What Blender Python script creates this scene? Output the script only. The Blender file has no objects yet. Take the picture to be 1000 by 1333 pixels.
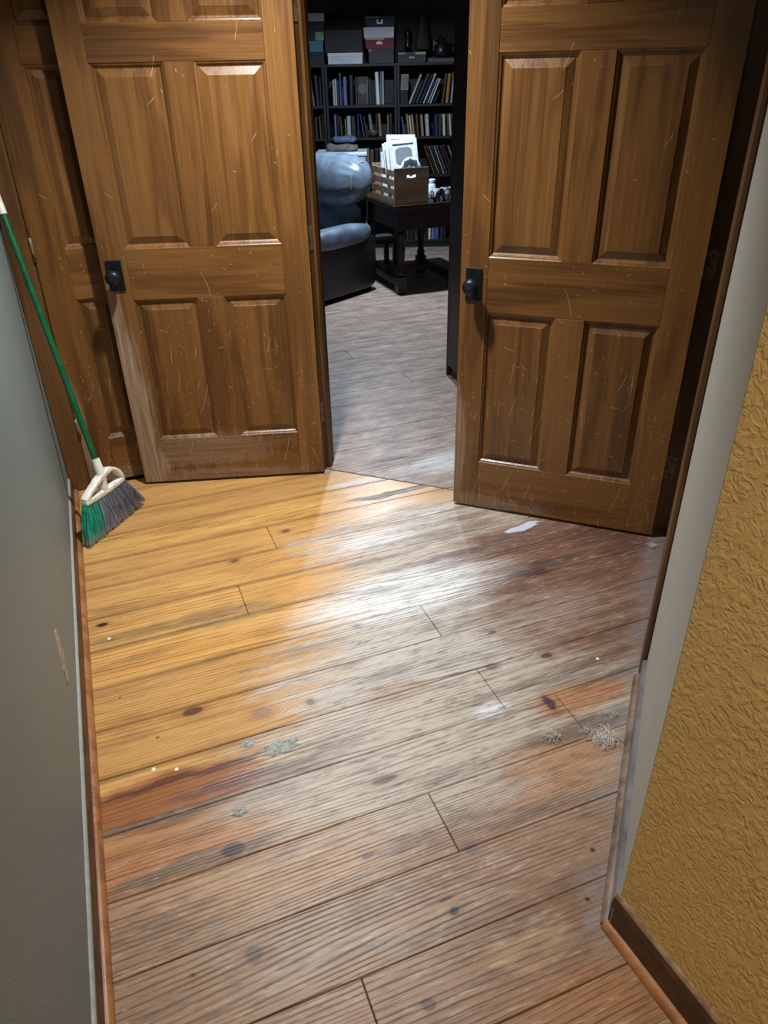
import bpy, bmesh, math, random
from mathutils import Vector, Matrix
random.seed(7)
# ------------------------------------------------------------------ camera
FPX, CAMH = 960.0, 1.6
VPX, VPY = 536.0, 2273.0                       # vertical vanishing point measured in the photograph
dn = Vector((VPX-500, VPY-666.5, FPX)).normalized()
fw = (Vector((0,0,1)) - dn*dn.z).normalized()
rt = dn.cross(fw)
cam_d = bpy.data.cameras.new('camera'); cam = bpy.data.objects.new('camera', cam_d)
bpy.context.scene.collection.objects.link(cam)
cx = Vector((rt.x, fw.x, -dn.x)); cy = Vector((rt.y, fw.y, -dn.y)); cz = Vector((rt.z, fw.z, -dn.z))
M = Matrix.Identity(4)
for i in range(3):
    M[i][0] = cx[i]; M[i][1] = -cy[i]; M[i][2] = -cz[i]
M.translation = (0, 0, CAMH)
cam.matrix_world = M
cam_d.sensor_fit = 'VERTICAL'; cam_d.sensor_height = 36; cam_d.lens = FPX/1333*36
cam_d.clip_start = 0.02
sc = bpy.context.scene
sc.camera = cam
sc.view_settings.view_transform = 'Standard'; sc.view_settings.look = 'None'
sc.view_settings.gamma = 1; sc.view_settings.use_curve_mapping = False
sc.view_settings.exposure = 0.0
w = bpy.data.worlds.new('world'); sc.world = w; w.use_nodes = True
w.node_tree.nodes['Background'].inputs[0].default_value = (.6, .75, 1, 1)
w.node_tree.nodes['Background'].inputs[1].default_value = 0.0
HALL_LIGHT = (-.30, 2.36, 2.405); HALL_W = 38; HALL_COL = (.95, .98, 1.0)
ROOM_LIGHT = (.02, 6.08, 2.405); ROOM_W = 84; ROOM_COL = (.70, .85, 1.0)
REAR_LIGHT = (-.01, -.22, 2.405); REAR_W = 17; REAR_COL = (1.0, .90, .76)

# ------------------------------------------------------------------ helpers
C = sc.collection
def lin(r, g, b):
    f = lambda v: (v/255/12.92 if v/255 <= .04045 else ((v/255+.055)/1.055)**2.4)
    return (f(r), f(g), f(b), 1)
def ray(x, y):
    v = Vector((x-500, y-666.5, FPX)); return Vector((v.dot(rt), v.dot(fw), -v.dot(dn)))
def flo(x, y, z=0.):
    r = ray(x, y); t = (CAMH-z)/-r.z; return Vector((r.x*t, r.y*t, z))
def pln(x, y, P, n):                       # hit of a pixel's ray with a vertical plane
    r = ray(x, y); t = (P[0]*n[0]+P[1]*n[1])/(r.x*n[0]+r.y*n[1]); return Vector((r.x*t, r.y*t, CAMH+r.z*t))
A = Vector((.929, -.3697, 0)).normalized(); B = Vector((-A.y, A.x, 0))       # front wall / side wall directions
LD = Vector((.9356, .353, 0)).normalized(); S = Vector((-LD.y, LD.x, 0))     # plank / hallway directions
def ab(a, b, z=0): return A*a+B*b+Vector((0,0,z))
def ls(l, s, z=0): return LD*l+S*s+Vector((0,0,z))
ANG_A = math.atan2(A.y, A.x); ANG_L = math.atan2(LD.y, LD.x)

class MB:
    def __init__(s): s.v=[]; s.f=[]; s.mi=[]
    def add(s, vs, fs, m=0):
        n=len(s.v); s.v+= [Vector(p) for p in vs]; s.f+=[[i+n for i in f] for f in fs]; s.mi+=[m]*len(fs); return s
    def box(s, x0,x1,y0,y1,z0,z1, m=0):
        return s.add([(x0,y0,z0),(x1,y0,z0),(x1,y1,z0),(x0,y1,z0),(x0,y0,z1),(x1,y0,z1),(x1,y1,z1),(x0,y1,z1)],
              [(0,3,2,1),(4,5,6,7),(0,1,5,4),(1,2,6,5),(2,3,7,6),(3,0,4,7)], m)
    def prism(s, poly, d0, d1, fn=None, m=0):      # poly of 2D points, extruded from d0 to d1; fn maps (p,q,d) to a point
        fn = fn or (lambda p,q,d:(p,q,d)); n=len(poly)
        return s.add([fn(p,q,d0) for p,q in poly]+[fn(p,q,d1) for p,q in poly],
              [list(range(n))[::-1], list(range(n,2*n))]+[(i,(i+1)%n,n+(i+1)%n,n+i) for i in range(n)], m)
    def rings(s, rings, closed=True, caps=True, m=0):
        n=len(rings[0]); vs=[p for r in rings for p in r]; fs=[]
        for k in range(len(rings)-1):
            for i in range(n if closed else n-1):
                j=(i+1)%n; fs.append((k*n+i,k*n+j,(k+1)*n+j,(k+1)*n+i))
        if caps: fs+= [list(range(n))[::-1], [len(vs)-n+i for i in range(n)]]
        return s.add(vs, fs, m)
    def lathe(s, prof, seg=20, axis='z', o=(0,0,0), m=0):
        o=Vector(o); rs=[]
        for r,h in prof:
            ring=[]
            for i in range(seg):
                t=2*math.pi*i/seg; p=(r*math.cos(t), r*math.sin(t), h)
                if axis=='y': p=(p[0], h, -p[1])
                if axis=='x': p=(h, p[0], p[1])
                ring.append(o+Vector(p))
            rs.append(ring)
        return s.rings(rs, m=m)
    def tube(s, pts, r, seg=10, m=0):
        pts=[Vector(p) for p in pts]; rs=[]
        for i,p in enumerate(pts):
            d=(pts[min(i+1,len(pts)-1)]-pts[max(i-1,0)]).normalized()
            up=Vector((0,0,1)) if abs(d.z)<.95 else Vector((1,0,0))
            u=d.cross(up).normalized(); v=d.cross(u); rr=r[i] if isinstance(r,(list,tuple)) else r
            rs.append([p+u*rr*math.cos(2*math.pi*k/seg)+v*rr*math.sin(2*math.pi*k/seg) for k in range(seg)])
        return s.rings(rs, m=m)
    def build(s, name, mat, parent=None, bevel=0, seg=2, smooth=False, label=None, xf=None, angle=None):
        me=bpy.data.meshes.new(name); bm=bmesh.new()
        vs=[bm.verts.new(xf@p if xf else p) for p in s.v]
        for f,mi in zip(s.f,s.mi):
            try: fc=bm.faces.new([vs[i] for i in f]); fc.material_index=mi
            except ValueError: pass
        bmesh.ops.recalc_face_normals(bm, faces=bm.faces)
        if bevel:
            es=[e for e in bm.edges if len(e.link_faces)==2 and e.calc_face_angle(0)>.6]
            bmesh.ops.bevel(bm, geom=es, offset=bevel, segments=seg, affect='EDGES', profile=.5)
        for f in bm.faces: f.smooth = smooth
        bm.to_mesh(me); bm.free()
        for m in (mat if isinstance(mat,(list,tuple)) else [mat]): me.materials.append(m)
        o=bpy.data.objects.new(name, me); C.objects.link(o)
        if parent: o.parent=parent
        if label: o['label']=label
        if smooth and angle:
            me.set_sharp_from_angle(angle=angle)
        return o
def tag(o, label, cat=None, group=None, kind=None):
    o['label']=label
    if cat: o['category']=cat
    if group: o['group']=group
    if kind: o['kind']=kind
    return o
def thing(name, label, cat, loc=(0,0,0), rz=0, group=None, kind=None):
    o=bpy.data.objects.new(name, None); C.objects.link(o); o.empty_display_size=.1
    o.location=loc; o.rotation_euler=(0,0,rz); return tag(o, label, cat, group, kind)

# ------------------------------------------------------------------ node helpers
class NT:
    def __init__(s, name):
        s.m=bpy.data.materials.new(name); s.m.use_nodes=True; s.t=s.m.node_tree
        s.b=s.t.nodes['Principled BSDF']
    def n(s, typ, **kw):
        x=s.t.nodes.new(typ)
        for k,v in kw.items(): setattr(x,k,v)
        return x
    def put(s, sock, v):
        if hasattr(v,'is_output'): s.t.links.new(v, sock)
        elif v is not None: sock.default_value=v
    def math(s, op, a, b=None, c=None, clamp=False):
        x=s.n('ShaderNodeMath', operation=op, use_clamp=clamp); s.put(x.inputs[0],a)
        if b is not None: s.put(x.inputs[1],b)
        if c is not None: s.put(x.inputs[2],c)
        return x.outputs[0]
    def vmath(s, op, a, b=None):
        x=s.n('ShaderNodeVectorMath', operation=op); s.put(x.inputs[0],a)
        if b is not None: s.put(x.inputs[1],b)
        return x.outputs['Value'] if op in ('LENGTH','DOT_PRODUCT') else x.outputs[0]
    def comb(s, x, y, z=0.):
        q=s.n('ShaderNodeCombineXYZ'); s.put(q.inputs[0],x); s.put(q.inputs[1],y); s.put(q.inputs[2],z); return q.outputs[0]
    def noise(s, vec, scale=1., detail=3., rough=.5, dist=0., col=False):
        q=s.n('ShaderNodeTexNoise'); s.put(q.inputs['Vector'],vec); q.inputs['Scale'].default_value=scale
        q.inputs['Detail'].default_value=detail; q.inputs['Roughness'].default_value=rough; q.inputs['Distortion'].default_value=dist
        return q.outputs['Color' if col else 'Fac']
    def mix(s, f, a, b, mode='MIX'):
        q=s.n('ShaderNodeMix', data_type='RGBA', blend_type=mode); s.put(q.inputs[0],f); s.put(q.inputs[6],a); s.put(q.inputs[7],b); return q.outputs[2]
    def ramp(s, f, stops):
        q=s.n('ShaderNodeValToRGB'); s.put(q.inputs[0],f); e=q.color_ramp.elements
        e[0].position,e[0].color=stops[0]; e[1].position,e[1].color=stops[1]
        for p,c in stops[2:]:
            x=e.new(p); x.color=c
        return q.outputs[0]
    def mr(s, v, a, b, c=0., d=1., smooth=True):
        q=s.n('ShaderNodeMapRange'); q.interpolation_type='SMOOTHSTEP' if smooth else 'LINEAR'
        s.put(q.inputs[0],v); q.inputs[1].default_value=a; q.inputs[2].default_value=b; q.inputs[3].default_value=c; q.inputs[4].default_value=d; return q.outputs[0]
    def bump(s, h, strength=.3, dist=.01):
        q=s.n('ShaderNodeBump'); q.inputs['Strength'].default_value=strength; q.inputs['Distance'].default_value=dist
        s.put(q.inputs['Height'],h); s.t.links.new(q.outputs[0], s.b.inputs['Normal'])
    def fin(s, col=None, rough=None, metal=0., spec=None):
        if col is not None: s.put(s.b.inputs['Base Color'],col)
        if rough is not None: s.put(s.b.inputs['Roughness'],rough)
        s.b.inputs['Metallic'].default_value=metal
        if spec is not None: s.b.inputs['Specular IOR Level'].default_value=spec
        return s.m
    def objc(s): return s.n('ShaderNodeTexCoord').outputs['Object']
    def pos(s): return s.n('ShaderNodeNewGeometry').outputs['Position']
    def rnd(s): return s.n('ShaderNodeObjectInfo').outputs['Random']

_plain={}
def plain(name, rgb, rough=.6, metal=0., var=.12, scale=30, bump=0., spec=None):
    k=(name,)
    if k in _plain: return _plain[k]
    t=NT(name); p=t.objc(); f=t.noise(p, scale, 4)
    c=lin(*rgb); d=tuple(x*(1-var*2) for x in c[:3])+(1,); e=tuple(min(1,x*(1+var)) for x in c[:3])+(1,)
    m=t.fin(t.ramp(f,[(.3,d),(.7,e)]), rough, metal, spec)
    if bump: t.bump(f, bump, .004)
    _plain[k]=m; return m

def wood(name, horizontal, tones, rough=.36, worn=None, scratch=False, axis=None):
    """stained timber, grain along the length; door-local object coordinates"""
    t=NT(name); oc=t.objc(); sp=t.n('ShaderNodeSeparateXYZ'); t.put(sp.inputs[0],oc); x,y,z=sp.outputs
    r=t.rnd(); off=t.math('MULTIPLY',r,37.)
    al,ac=(x,z) if horizontal else (z,x)
    q=t.comb(t.math('ADD',t.math('MULTIPLY',al,1.3),off), t.math('ADD',t.math('MULTIPLY',ac,14.),off), t.math('MULTIPLY',y,14.))
    broad=t.noise(q,1.,3,.55,.6)
    fine=t.noise(t.vmath('MULTIPLY',q,(2.,9.,9.)),1.,4,.6)
    rings=t.math('SINE',t.math('MULTIPLY',broad,26.))
    f=t.math('ADD',t.math('MULTIPLY',broad,.62),t.math('ADD',t.math('MULTIPLY',fine,.32),t.math('MULTIPLY',rings,.035)))
    f=t.math('ADD',f,t.math('MULTIPLY',t.math('SUBTRACT',r,.5),.10))
    col=t.ramp(f,[(.26,tones[0]),(.48,tones[1]),(.72,tones[2])])
    rg=t.mr(fine,.3,.7,rough-.06,rough+.1)
    hgt=fine
    if worn:
        wm=None
        for (bx,bz,rx,rz,op) in worn:
            d=t.vmath('LENGTH',t.vmath('MULTIPLY',t.vmath('SUBTRACT',t.comb(x,0.,z),(bx,0,bz)),(1/rx,0,1/rz)))
            d=t.math('ADD',d,t.math('MULTIPLY',t.math('SUBTRACT',t.noise(t.comb(t.math('MULTIPLY',x,40.),0.,t.math('MULTIPLY',z,5.)),1.,5,.7),.5),1.3))
            mk=t.mr(d,1.1,.55,0.,op); wm=mk if wm is None else t.math('MAXIMUM',wm,mk)
        wc=t.ramp(fine,[(.3,lin(112,84,62)),(.7,lin(178,152,126))])
        col=t.mix(wm,col,wc); rg=t.math('ADD',rg,t.math('MULTIPLY',wm,.2))
    if scratch:
        tot=None
        for k,(sca,w_,lim,dens,z1,vert) in enumerate(scratch):      # straight knife-like strokes, one per cell
            P=t.comb(t.math('ADD',t.math('MULTIPLY',x,sca*1.),k*7.3),t.math('MULTIPLY',z,sca*(.6 if vert else 1.)),0.)
            vo=t.n('ShaderNodeTexVoronoi',voronoi_dimensions='2D'); vo.inputs['Scale'].default_value=1.; t.put(vo.inputs['Vector'],P)
            dv=t.n('ShaderNodeSeparateXYZ'); t.put(dv.inputs[0],t.vmath('SUBTRACT',P,vo.outputs['Position']))
            cc=t.n('ShaderNodeSeparateColor'); t.put(cc.inputs[0],vo.outputs['Color'])
            an=t.math('MULTIPLY_ADD',cc.outputs[0],1.1 if vert else 3.14,-.55 if vert else 0.)
            ca,sa=t.math('COSINE',an),t.math('SINE',an)
            bend=t.math('MULTIPLY',t.math('POWER',dv.outputs[1],2.),t.math('SUBTRACT',cc.outputs[1],.5))
            ac=t.math('ADD',t.math('SUBTRACT',t.math('MULTIPLY',dv.outputs[0],ca),t.math('MULTIPLY',dv.outputs[1],sa)),bend)
            ag=t.math('ADD',t.math('MULTIPLY',dv.outputs[0],sa),t.math('MULTIPLY',dv.outputs[1],ca))
            ln=t.mr(t.math('ABSOLUTE',ac),w_*sca,w_*sca*.3)
            le=t.mr(t.math('SUBTRACT',t.math('ABSOLUTE',ag),t.math('MULTIPLY',cc.outputs[1],lim)),.04,-.04)
            zz=t.math('ADD',dens,t.math('MULTIPLY',t.mr(z,0.15,z1,0.,1.,False),.97-dens))
            on=t.math('GREATER_THAN',cc.outputs[2],zz)
            v=t.math('MULTIPLY',t.math('MULTIPLY',ln,le),on); tot=v if tot is None else t.math('MAXIMUM',tot,v)
        col=t.mix(t.math('MULTIPLY',tot,.75),col,lin(206,176,130)); rg=t.math('ADD',rg,t.math('MULTIPLY',tot,.2))
    t.bump(hgt,.12,.002)
    return t.fin(col,rg)

DT=(lin(72,44,18),lin(108,70,32),lin(136,94,46))
SCR=[(9.,.0008,.42,.50,.85,True),(17.,.0008,.34,.62,.9,False),(34.,.0010,.22,.66,1.2,False),(13.,.0007,.45,.45,.75,True)]
WORN_L=[(.02,.38,.085,.42,.95),(.03,.08,.11,.16,.9),(.30,.16,.34,.10,.42),(.30,.02,.5,.06,.4),(.02,.78,.03,.14,.7)]
WORN_R=[(.01,.30,.035,.28,.55),(.10,.03,.3,.05,.4)]
dv_L=wood('door_oak_upright_worn',False,DT,.34,WORN_L,SCR); dh_L=wood('door_oak_level_worn',True,DT,.34,WORN_L,SCR)
dv_R=wood('door_oak_upright',False,DT,.34,WORN_R,SCR); dh_R=wood('door_oak_level',True,DT,.34,WORN_R,SCR)
trim_w=wood('trim_oak',False,(lin(58,36,17),lin(92,61,30),lin(122,84,46)),.38)
dark_w=wood('dark_stained_wood',False,(lin(20,12,9),lin(33,20,14),lin(46,29,20)),.42)
black_w=wood('black_bookcase_wood',True,(lin(10,10,13),lin(15,15,19),lin(22,22,27)),.5)

def paint(name, rgb, rough, bumps, mott=.06, blotch=None, bstr=.8):
    t=NT(name); p=t.pos(); n1=t.noise(p,2.2,4,.6); c=lin(*rgb)
    col=t.ramp(n1,[(.3,tuple(v*(1-mott) for v in c[:3])+(1,)),(.7,tuple(v*(1+mott) for v in c[:3])+(1,))])
    h=None
    for (sc_,wt,kind) in bumps:
        if kind=='n': v=t.noise(p,sc_,3,.55,.2)
        else:
            v=t.noise(t.vmath('ADD',p,t.vmath('MULTIPLY',t.noise(p,sc_*.6,2,col=True),(.02,.02,.02))),sc_,2,.5,.9)
            v=t.mr(v,.42,.60)
        v=t.math('MULTIPLY',v,wt); h=v if h is None else t.math('ADD',h,v)
    if blotch:
        col=t.mix(t.mr(t.noise(p,6.,5,.65),.58,.75,0.,.5),col,lin(*blotch))
    t.bump(h,bstr,.012)
    return t.fin(col,rough)
wall_grey=paint('grey_wall_paint',(116,126,124),.5,[(160,.10,'n'),(420,.10,'n')],.04)
wall_lite=paint('pale_grey_wall_paint',(166,164,154),.55,[(220,.06,'n')],.03)
wall_gold=paint('gold_textured_wall_paint',(210,172,104),.5,[(60,.55,'k'),(130,.25,'n'),(24,.25,'n')],.06,(186,146,80),.44)
wall_dim=paint('taupe_room_wall_paint',(60,56,56),.8,[(90,.1,'n')],.05)
ceil_m=paint('white_ceiling_paint',(205,200,190),.8,[(70,.3,'n')],.03)

# ------------------------------------------------------------------ floor material
SB_,PITCH_=1.146,.1805
def floor_material(smin,smax,room=False):
    t=NT('worn_pine_floor'); p=t.pos()
    near=lambda px,py,rs,k=1.5: smin-.10-rs*k < flo(px,py).dot(S) < smax+.10+rs*k
    l=t.vmath('DOT_PRODUCT',p,tuple(LD)); s=t.vmath('DOT_PRODUCT',p,tuple(S)); r=t.rnd()
    off=t.math('MULTIPLY',r,61.)
    # pine growth rings, per plank
    q=t.comb(t.math('ADD',t.math('MULTIPLY',l,.34),off),t.math('ADD',t.math('MULTIPLY',s,4.2),off),0.)
    warp=t.noise(q,1.,2.,.5,.3)
    wig=t.noise(t.comb(t.math('MULTIPLY',l,1.8),t.math('MULTIPLY',s,24.),off),1.,3.,.55)
    freq=t.math('ADD',66.,t.math('MULTIPLY',t.math('FRACT',t.math('MULTIPLY',r,7.7)),60.))
    ph=t.math('ADD',t.math('ADD',t.math('MULTIPLY',s,freq),t.math('MULTIPLY',warp,15.)),t.math('MULTIPLY',wig,1.1))
    sn=t.math('MULTIPLY_ADD',t.math('SINE',t.math('MULTIPLY',ph,6.2832)),.5,.5)
    strk=t.noise(t.comb(t.math('MULTIPLY',l,1.6),t.math('MULTIPLY',s,130.),off),1.,3.,.6)
    line=t.math('MULTIPLY',t.math('POWER',sn,4.),t.mr(strk,.28,.60))
    grit=t.noise(t.comb(t.math('MULTIPLY',l,13.),t.math('MULTIPLY',s,85.),1.),1.,6.,.72)
    dirt=t.noise(t.comb(t.math('MULTIPLY',l,2.2),t.math('MULTIPLY',s,17.),4.),1.,6.,.70)
    fine=t.noise(t.comb(t.math('MULTIPLY',l,9.),t.math('MULTIPLY',s,420.),off),1.,3.,.6)
    med=t.noise(t.comb(t.math('MULTIPLY',l,3.5),t.math('MULTIPLY',s,34.),off),1.,5.,.65)
    blot=t.noise(t.comb(t.math('MULTIPLY',l,6.),t.math('MULTIPLY',s,14.),3.),1.,6.,.7)
    linest=t.mr(t.noise(t.comb(t.math('MULTIPLY',l,1.3),t.math('MULTIPLY',s,5.),off),1.,3.,.5),.32,.62)
    # base amber finish
    g=t.math('ADD',t.math('MULTIPLY',line,.34),t.math('ADD',t.math('MULTIPLY',fine,.28),t.math('MULTIPLY',med,.5)))
    amber=t.ramp(g,[(.26,lin(210,164,98)),(.50,lin(190,142,78)),(.80,lin(122,82,44))])
    amber=t.mix(t.mr(r,.0,1.,0.,.25),amber,t.ramp(g,[(.3,lin(196,152,100)),(.8,lin(126,88,54))]))
    amber=t.mix(t.mr(dirt,.50,.68,0.,.60),amber,lin(138,98,58))
    amber=t.mix(t.mr(med,.55,.72,0.,.55),amber,lin(150,98,46))
    fr=t.math('FRACT',t.math('ADD',t.math('DIVIDE',t.math('SUBTRACT',s,SB_),PITCH_),20.)); ed=t.math('MULTIPLY',t.math('MINIMUM',fr,t.math('SUBTRACT',1.,fr)),PITCH_)
    seam=t.math('MULTIPLY',t.mr(t.math('ADD',ed,t.math('MULTIPLY',t.math('SUBTRACT',med,.5),.035)),.018,.0),.62)      # grime worked into the board joints
    amber=t.mix(t.mr(t.math('FRACT',t.math('MULTIPLY',r,5.3)),0.,1.,0.,.38,False),amber,lin(168,122,72))
    amber=t.mix(seam,amber,lin(122,80,44))
    # distorted plank-space coordinates for the wear zones and painted sheen
    dl=t.math('MULTIPLY',t.math('SUBTRACT',t.noise(t.comb(t.math('MULTIPLY',l,3.),t.math('MULTIPLY',s,26.),0.),1.,4.,.65),.5),.75)
    ds=t.math('MULTIPLY',t.math('SUBTRACT',t.noise(t.comb(t.math('MULTIPLY',l,5.),t.math('MULTIPLY',s,7.),9.),1.,4.,.6),.5),.16)
    W=t.comb(t.math('ADD',l,dl),t.math('ADD',s,ds),0.)
    W2=t.comb(t.math('ADD',l,t.math('MULTIPLY',dl,.25)),t.math('ADD',s,t.math('MULTIPLY',ds,.5)),0.)
    W0=t.comb(t.math('ADD',l,t.math('MULTIPLY',dl,.035)),t.math('ADD',s,t.math('MULTIPLY',ds,.05)),0.)
    def blob(px,py,rl,rs,soft,op,vec):
        P=flo(px,py); d=t.vmath('LENGTH',t.vmath('MULTIPLY',t.vmath('SUBTRACT',vec,(P.dot(LD),P.dot(S),0)),(1/rl,1/rs,0)))
        return t.mr(d,1+soft,1-soft,0.,op)
    def tone(base,lo,k=.55,gg=None):       # a zone's colours: body and grain line
        return t.ramp(gg or g,[(.28,lin(*base)),(.5,lin(*[b*.9+a*.1 for a,b in zip(lo,base)])),(.82,lin(*lo))])
    col=amber; worn=None
    zones=[ # px, py, rl, rs, soft, opacity, body, line, coords, counts as worn
      (470,1330,1.3,.62,.22,.94,(140,106,76),(70,46,32),W,.8),
      (560,1080,.62,.30,.4,.85,(154,128,102),(76,58,46),W,1.),
      (360,1120,.30,.10,.4,.6,(178,136,92),(100,64,36),W,.4),
      (640,860,.62,.52,.28,.95,(188,180,170),(92,80,72),W,1.),  # worn grey boards, lightened further with painted sheen
      (600,700,.50,.30,.3,.9,(182,170,156),(96,82,72),W,1.),
      (470,700,.22,.12,.5,.7,(196,180,162),(110,92,80),W,1.),
      (560,960,.55,.22,.35,.9,(182,168,152),(98,84,72),W,1.),
      (790,760,.46,.42,.3,.95,(126,90,70),(60,38,30),W,.8),
      (700,700,.34,.12,.4,.85,(122,86,70),(70,44,38),W,.5),
      (820,690,.22,.18,.4,.9,(98,66,56),(52,32,30),W,.4),
      (700,800,.30,.10,.6,.5,(176,158,142),(90,72,62),W,1.),
      (760,905,.16,.055,.35,.8,(172,112,60),(96,56,30),W2,0.),
      (740,990,.20,.10,.5,.75,(176,124,80),(100,64,42),W,.3),
      (690,1090,.34,.10,.5,.6,(150,112,86),(78,52,40),W,.7),
      (760,945,.20,.035,.4,.7,(84,66,56),(50,38,34),W2,.6),
      (215,1040,.26,.085,.18,.9,(146,84,42),(62,30,18),W2,0.),
      (170,1130,.30,.07,.3,.7,(176,112,54),(104,56,26),W2,0.),
      (250,1125,.22,.022,.3,.8,(112,94,72),(80,66,50),W2,.8),
      (200,1070,.3,.014,.4,.8,(104,88,68),(74,60,46),W2,.7),
      (330,1010,.2,.018,.4,.7,(78,48,44),(56,34,34),W2,.3),
      (245,1010,.24,.012,.35,.85,(88,46,34),(60,30,26),W2,.1),
      (300,800,.16,.05,.4,.55,(150,126,88),(98,76,50),W2,.6),
      (215,815,.24,.03,.4,.55,(142,112,66),(96,70,40),W2,.4),
      (520,640,.26,.022,.35,.85,(108,98,96),(70,62,62),W2,.9),
      (600,720,.34,.024,.4,.7,(112,100,94),(70,58,56),W2,.9),
      (640,640,.10,.03,.4,.5,(204,154,92),(140,90,50),W2,0.),
      (690,745,.10,.024,.5,.8,(70,58,58),(44,36,38),W2,.5),
      (720,730,.12,.02,.5,.7,(70,56,56),(44,36,38),W2,.5),
      (520,900,.12,.04,.4,.5,(150,118,88),(90,66,50),W2,.5),
      (530,770,.36,.12,.5,.75,(226,226,224),(150,142,136),W2,1.),  # floor sheen painted as a pale patch over the worn boards
      (500,700,.16,.05,.5,.55,(214,212,210),(140,132,128),W2,1.),  # smaller patch of the same painted sheen
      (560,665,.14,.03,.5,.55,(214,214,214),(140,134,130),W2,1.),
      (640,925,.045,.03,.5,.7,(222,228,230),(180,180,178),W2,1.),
      (450,690,.12,.016,.4,.5,(128,112,108),(80,70,68),W2,.8),
      (760,1180,.3,.10,.4,.6,(120,84,56),(66,42,28),W2,.4),
      (690,1235,.10,.03,.3,.5,(186,152,112),(130,98,66),W2,.6),
      (800,1290,.25,.07,.4,.6,(150,98,52),(84,50,26),W2,.1),
      (200,860,.4,.02,.4,.35,(190,120,50),(130,80,34),W2,0.),
    ]
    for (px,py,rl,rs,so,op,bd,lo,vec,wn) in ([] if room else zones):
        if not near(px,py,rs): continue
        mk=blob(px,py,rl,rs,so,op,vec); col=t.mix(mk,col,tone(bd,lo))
        if wn>0:
            v=t.math('MULTIPLY',mk,wn); worn=v if worn is None else t.math('MAXIMUM',worn,v)
    # beyond the door seam the old boards are bare and grey-brown
    worn=worn or t.math('MULTIPLY',r,0.)
    if room: col=t.mix(t.mr(blot,.35,.65),tone((176,154,140),(100,84,76)),tone((140,120,110),(78,64,58)))
    if room: worn=t.math('ADD',worn,.8)
    for (px,py,rl,rs,so,op,bd,lo) in [(585,600,.16,.10,.4,.85,(196,198,196),(140,136,132)),(540,612,.12,.05,.5,.6,(176,172,168),(120,112,106)),
        (505,598,.10,.02,.4,.7,(84,76,72),(60,52,50)),(560,570,.10,.012,.4,.7,(78,72,72),(56,50,50)),(470,600,.10,.04,.5,.5,(150,124,88),(96,76,52)),
        (415,612,.05,.03,.5,.7,(178,170,182),(130,120,124)),(460,628,.12,.02,.5,.6,(190,184,186),(140,130,128))]:
        if not near(px,py,rs): continue
        col=t.mix(blob(px,py,rl,rs,so,op,W2),col,tone(bd,lo))
    # worn boards: grey grain lines stand out and dirt sits in blotches
    lm=t.math('MULTIPLY',t.math('MULTIPLY',t.math('MULTIPLY',line,t.mr(t.math('FRACT',t.math('MULTIPLY',r,13.7)),0.,1.,.3,1.,False)),linest),t.math('MULTIPLY_ADD',worn,.55,.10))
    col=t.mix(lm,col,lin(62,44,36))
    col=t.mix(t.math('MULTIPLY',t.mr(blot,.56,.74),t.math('MULTIPLY_ADD',worn,.5,.12)),col,lin(78,60,52))
    col=t.mix(t.math('MULTIPLY',t.mr(blot,.44,.26),t.math('MULTIPLY',worn,.45)),col,lin(206,192,176))
    col=t.mix(t.math('MULTIPLY',t.mr(dirt,.48,.64),t.math('MULTIPLY_ADD',worn,.50,.08)),col,lin(86,66,54))
    col=t.mix(t.math('MULTIPLY',t.mr(grit,.51,.66),t.math('MULTIPLY_ADD',worn,.50,.16)),col,lin(72,54,44))
    col=t.mix(t.math('MULTIPLY',t.mr(grit,.46,.32),t.math('MULTIPLY_ADD',worn,.40,.06)),col,lin(206,192,174))
    if not room:      # dust along the side baseboard
        aa=t.vmath('DOT_PRODUCT',p,tuple(A)); du=t.math('MULTIPLY',t.mr(t.vmath('DOT_PRODUCT',p,tuple(B)),.9,1.02,0.,.6),t.mr(t.math('ADD',aa,t.math('MULTIPLY',t.math('SUBTRACT',blot,.5),.28)),.02,.10))
        col=t.mix(du,col,t.ramp(grit,[(.35,lin(92,84,84)),(.6,lin(150,142,138))]))
    # knots and stains
    for (px,py,rl,rs,op,c1) in [(133,813,.020,.010,.95,(48,22,18)),(250,926,.030,.016,.9,(86,50,38)),(305,730,.018,.012,.8,(98,64,58)),(373,691,.020,.012,.8,(88,62,66)),
        (500,1015,.038,.010,.85,(70,58,56)),(330,1243,.020,.020,.85,(84,66,58)),(303,1106,.030,.020,.95,(50,26,34)),(592,1186,.012,.010,.95,(40,22,30)),(580,1170,.02,.004,.9,(50,34,30)),
        (613,1105,.020,.018,.7,(92,84,82)),(480,1113,.018,.007,.85,(58,44,40)),(557,1308,.015,.014,.85,(74,50,40)),(715,915,.014,.030,.85,(52,38,46)),(640,823,.016,.010,.8,(78,66,70)),
        (712,853,.02,.012,.8,(62,44,50)),(640,868,.018,.016,.6,(84,70,66)),(772,1106,.006,.006,.9,(40,32,32)),(766,1170,.005,.005,.95,(28,24,26)),(404,914,.012,.012,.8,(96,88,92)),(463,815,.012,.009,.7,(120,116,118)),
        (340,928,.03,.02,.45,(120,100,110)),(560,1090,.014,.03,.35,(100,84,78)),(250,1270,.006,.004,.9,(50,36,28)),(205,960,.004,.003,.9,(50,30,20)),(157,908,.003,.003,.9,(60,36,24)),(705,745,.03,.02,.5,(60,50,54))]:
        if room or not near(px,py,rs,3): continue
        P=flo(px,py); v=t.vmath('MULTIPLY',t.vmath('SUBTRACT',W0,(P.dot(LD),P.dot(S),0)),(1/rl,1/rs,0)); d=t.vmath('LENGTH',v)
        col=t.mix(t.mr(d,2.6,.9,0.,op*.35),col,lin(112,66,36))
        col=t.mix(t.mr(d,1.2,.7,0.,op),col,lin(*c1))
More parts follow.
